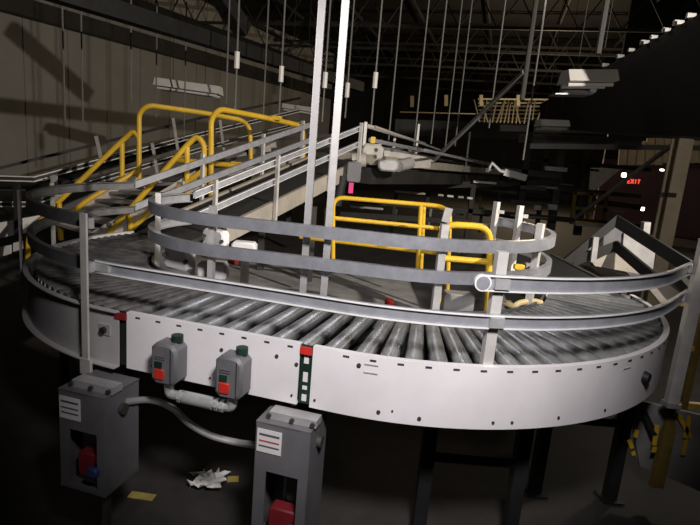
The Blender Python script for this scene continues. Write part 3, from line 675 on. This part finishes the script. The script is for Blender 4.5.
for j, (y0, y1) in enumerate(((99,100),(103,103),(106,107),(110,111),(114,114),(118,119),(121,122),(125,127))):
    MB().bar(at(478,y0,22+j), at(605,y1,22+j), .05, .06).build('chord', 'joist', t)
for k in range(30):
    x = 480+k*4.0; MB().bar(at(x,124,22), at(x+random.choice((-6,5,9,3)),100,23), .045, .045).build('web', 'joist', t)
for x, y in ((412,101),(446,100),(481,100),(518,100)):
    MB().bar(at(x,y-5,22), at(x,y+6,22), .14, .1, (0,1,0)).build('plate', 'joist', t)
MB().bar(at(400,112,22.5), at(478,114,22.5), .05, .04).build('chord', 'joist', t)
tag(MB().bar(at(395,127,16), at(560,133,16), .1, .45).build('crane_beam', 'dark'), 'long dark beam under the lit far joists', 'beam')
def wpt(px, py):
    d = ray(px, py); return EYE+d*((W0-EYE).dot(vd)/d.dot(vd))
L2p = Vector((3.5236, 0.1520, 3.2358))
for a_, b_, w_, nm, lb in (((-30,102),(250,132),.17,'shadow_beam','dark beam added under the roof to cast a shadow band on the left wall'), ((10,28),(88,96),.19,'shadow_brace','dark slanting brace added under the roof to cast a diagonal shadow on the left wall')):
    A_ = L2p.lerp(wpt(*a_), .42); B_ = L2p.lerp(wpt(*b_), .42)  # added between flood and wall so that their shadows fall on it
    A_ = A_+(A_-B_)*(.3 if nm == 'shadow_beam' else 0)
    tag(MB().bar(A_, B_, w_, w_).build(nm, 'black'), lb, 'beam')
# hanging rods
for (x, y, Yd, tg) in ((65,120,7,0),(83,122,7,0),(131,103,7,0),(156,118,8,0),(184,140,8,0),(226,104,7,0),(235,111,6.2,60),(263,118,7.5,0),(279,114,6.5,74),(322,122,6.5,80),(345,118,7,90),(371,127,6.5,80),(388,146,7.5,0),(414,146,8,0),(431,144,8,0),(445,150,9,0),(455,146,9,0),(489,128,8,0),(523,160,7,0)):
    q = at(x, y, Yd); t = thing('hanging_rod', 'thin steel rod hanging from the roof', 'rod', q, 'hanging rods')
    MB().cyl(q, Vector((q.x, q.y, 7.0)), .011, n=6).build('rod', 'rodm', t)
    if tg:
        z = at(x, tg, Yd).z; MB().cyl(Vector((q.x, q.y, z-.09)), Vector((q.x, q.y, z+.09)), .03, n=8).build('turnbuckle', 'fixture', t)
# bold drop tube near fixture 2
for (x, yb, Yd, lab) in ((598,54,5.2,'short round drop tube hanging above the right light fixture'),(522,100,6,'dark twin drop tube hanging left of the right light fixture')):
    q = at(x, yb, Yd); tag(MB().cyl(q, Vector((q.x, q.y, 7.0)), .028, n=8).build('drop_tube', 'beam'), lab, 'tube')
# fixtures
def fixture(lab, a, b, w, h, refl=None):
    d = (b-a); t = thing('light_fixture', lab, 'light fixture', (a+b)/2)
    x = d.normalized(); y = Vector((-x.y, x.x, 0)).normalized(); c = (a+b)/2; L_ = d.length
    m_ = MB(); prof = [(-w/2,-h/2),(w/2,-h/2),(w/2*.55,h/2),(-w/2*.55,h/2)]
    m_.add([a+y*p+Vector((0,0,q)) for p, q in prof]+[b+y*p+Vector((0,0,q)) for p, q in prof], [(3,2,1,0),(4,5,6,7),(0,1,5,4),(1,2,6,5),(2,3,7,6),(3,0,4,7)]).build('housing', 'fixture', t)
    for f in (.25, .75):
        p = a.lerp(b, f); MB().cyl(p+Vector((0,0,h/2)), Vector((p.x, p.y, 7.0)), .004, n=6).build('suspension_wire', 'dark', t)
    m_ = MB()
    for o in (-w*.25, w*.25): m_.cyl(a.lerp(b,.04)+y*o+Vector((0,0,-h/2-.03)), a.lerp(b,.96)+y*o+Vector((0,0,-h/2-.03)), .02, n=8)
    m_.build('tubes', 'label', t)
fixture('white hanging light fixture in front of the left wall', at(157,82,8.6), at(221,91,8.6), .34, .12)
fixture('grey hanging light fixture at the upper right beside the dark overhead conveyor', at(564,77,6.2), at(612,77,6.2), .4, .13)
fixture('faint pale hanging light fixture behind the tall posts', at(283,106,12), at(312,110,12), .35, .1)
fixture('dim light fixture at the edge of the lit far bay', at(538,123,8.5), at(566,124,8.5), .4, .1)
t = thing('heater_reflector', 'shiny bent reflector hanging just below the right light fixture', 'reflector', at(577,91,6.4))
MB().prism([at(555,94,6.4), at(566,90,6.4), at(598,90,6.4), at(592,95,6.4)], (0,.25,0)).build('shade', 'rail', t)
q = at(590,90,6.3); MB().cyl(q, q+Vector((.06,0,0)), .03, n=10).build('bulb_cap', 'label', t)
# ------------------------------------------------------------------ shell
mw = MB(); 
A = W0-ud*16; B = W0+ud*26
def wallbox(A, B, z0, z1, th, nrm): return [Vector((A.x, A.y, z0)), Vector((B.x, B.y, z0)), Vector((B.x, B.y, z1)), Vector((A.x, A.y, z1))], nrm*th
pl, dd = wallbox(A, B, 0, 7, .2, -vd); struct('wall_left', MB().prism(pl, dd), 'wall')
# vertical panel seams as trim battens
for k in range(22):
    p = W0+ud*(-6+1.35*k)+vd*.02; o = MB().bar(Vector((p.x, p.y, 0)), Vector((p.x, p.y, 6.9)), .03, .012, vd).build('trim_%d' % (k+1), 'wall'); o['kind'] = 'structure'
# eave beams on left wall
t = tag(MB().bar(W0-ud*8+vd*.4+Vector((0,0,4.75-W0.z)), W0+ud*26+vd*.4+Vector((0,0,4.75-W0.z)), .3, .45).build('eave_beam', 'beam'), 'deep dark eave beam running along the top of the left wall', 'beam')
tag(MB().bar(W0-ud*8+vd*1.6+Vector((0,0,5.5-W0.z)), W0+ud*26+vd*1.6+Vector((0,0,5.5-W0.z)), .25, .3).build('eave_beam', 'darker'), 'higher dark beam parallel to the left wall under the roof', 'beam')
FB = Vector((0, 30, 0))
struct('wall_back', MB().prism([(-20,31,0),(40,31,0),(40,31,7),(-20,31,7)], (0,.2,0)), 'ceil')
pr_ = [at(590,240,17), at(760,250,14), at(760,95,14), at(590,130,17)]
zt = at(640,160,15.5).z; pq = [Vector((p.x, p.y, 0)) for p in pr_[:2]]+[Vector((pr_[1].x, pr_[1].y, zt)), Vector((pr_[0].x, pr_[0].y, zt))]
struct('trim_40', MB().prism([pq[3], pq[2], pq[2]+Vector((0,0,7-zt)), pq[3]+Vector((0,0,7-zt))], (.1,.3,0)), 'black')  # black sheet above the maroon wall stands in for the darkness there
struct('wall_right', MB().prism(pq, (.1,.3,0)), 'purple')
t = thing('cladding_strip', 'pale ribbed cladding strip high on the maroon wall at right', 'cladding', at(670,160,12.5))
for i in range(13):
    x = 624+i*9; Yd = 15.4-i*.16
    MB().bar(at(x, 138+(3 if i < 3 else 0), Yd), at(x-2, 163 if i > 4 else 165, Yd), .22, .06, (0,1,0)).build('rib', 'slat', t)
MB().bar(at(636,128,14), at(700,130,13.5), .15, .12).build('top_strip', 'slat', t)
s = thing('exit_sign', 'red EXIT sign glowing on the maroon wall', 'sign', at(630,181,13.8))
sc = at(634,181.5,13.8); MB().box(sc+Vector((0,.04,0)), (.34,.05,.16)).build('housing', 'dark', s)
def letter(ch, ox):
    S = {'E':[((0,0),(0,1)),((0,1),(.6,1)),((0,.5),(.5,.5)),((0,0),(.6,0))],'X':[((0,0),(.6,1)),((.6,0),(0,1))],'I':[((.3,0),(.3,1))],'T':[((.3,0),(.3,1)),((0,1),(.6,1))]}[ch]
    mb = MB()
    for a, b in S: mb.bar(sc+Vector((ox+a[0]*.1, -.005, -.05+a[1]*.1)), sc+Vector((ox+b[0]*.1, -.005, -.05+b[1]*.1)), .016, .016)
    mb.build('letter', 'exit', s)
for i, ch in enumerate('EXIT'): letter(ch, -.155+i*.082)
for (x, y, r, lab) in ((624,175,.055,'small round lamp glowing left of the exit sign'),(642.5,209,.045,'small square lamp glowing low on the maroon wall'),(662,170,.05,'short bright lamp strip high by the beige column')):
    p = at(x, y, 13.6); tag(MB().box(p, (r*2.0,.05,r*2.0 if x < 655 else r), None, r*.4).build('wall_lamp', 'lamp'), lab, 'lamp')
tag(MB().prism([at(592,168,15.5), at(622,168,15.5), at(596,190,15.5), at(590,190,15.5)], (0,.1,0)).build('pale_wall_panel', 'greylt'), 'pale lilac panel on the wall left of the exit sign', 'panel')
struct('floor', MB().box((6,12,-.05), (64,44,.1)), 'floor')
struct('ceiling', MB().box((6,12,7.05), (64,44,.1)), 'ceil')
# ------------------------------------------------------------------ lights
def point(name, loc, e, c=(1,1,1), r=.05):
    l = bpy.data.lights.new(name, 'POINT'); l.energy = e; l.color = c; l.shadow_soft_size = r
    o = bpy.data.objects.new(name, l); o.location = loc; col.objects.link(o); return o
def spot(name, loc, aim, e, c, half, blend, r=.05):
    l = bpy.data.lights.new(name, 'SPOT'); l.energy = e; l.color = c; l.shadow_soft_size = r
    l.spot_size = R_(half*2); l.spot_blend = blend
    o = bpy.data.objects.new(name, l); col.objects.link(o); o.location = loc
    o.rotation_euler = (Vector(aim)-Vector(loc)).to_track_quat('-Z', 'Y').to_euler(); return o
spot('work_light', (.2, .3, 2.2), (.1, 2.2, 1.2), 140, (1, .955, .96), 36, .6, .14)
spot('post_fill', (-.3, .1, 2.3), (-.25, 2.2, 2.9), 4.5, (1, .97, .93), 24, .7, .1)  # added spot without a fixture, brightens the tall posts
spot('flood_light', L2p, L2p+Vector((-6.5, 9.5, -1.3)), 980, (1, .91, .8), 33, .35, .05)
spot('floor_fill', (-.7, -.2, 1.1), (-.55, 1.9, .1), 4.2, (1, .95, .95), 20, .6, .05)  # added unseen spot, lifts the floor, paper and power boxes
q = at(545, 112, 19); point('bay_lamp', Vector((q.x, q.y, 3.3)), 240, (1, .78, .5), .15)
point('truss_fill', (2.0, 7.0, 3.6), 5, (1, .93, .85), .3)  # added fill, only makes the trusses faintly visible
point('column_fill', (3.0, 3.7, 1.5), 17, (1, .9, .75), .08)  # added fill out of frame, brightens the column and right side
q = at(670, 160, 12); point('side_lamp', q+Vector((0,-1.0,.3)), 18, (1, .85, .62), .1)
w = bpy.data.worlds.new('world'); scn.world = w; w.use_nodes = True
w.node_tree.nodes['Background'].inputs[0].default_value = (.9, .85, .8, 1); w.node_tree.nodes['Background'].inputs[1].default_value = .006
scn.view_settings.view_transform = 'Standard'; scn.view_settings.look = 'None'; scn.view_settings.exposure = 0.6; scn.view_settings.gamma = 1
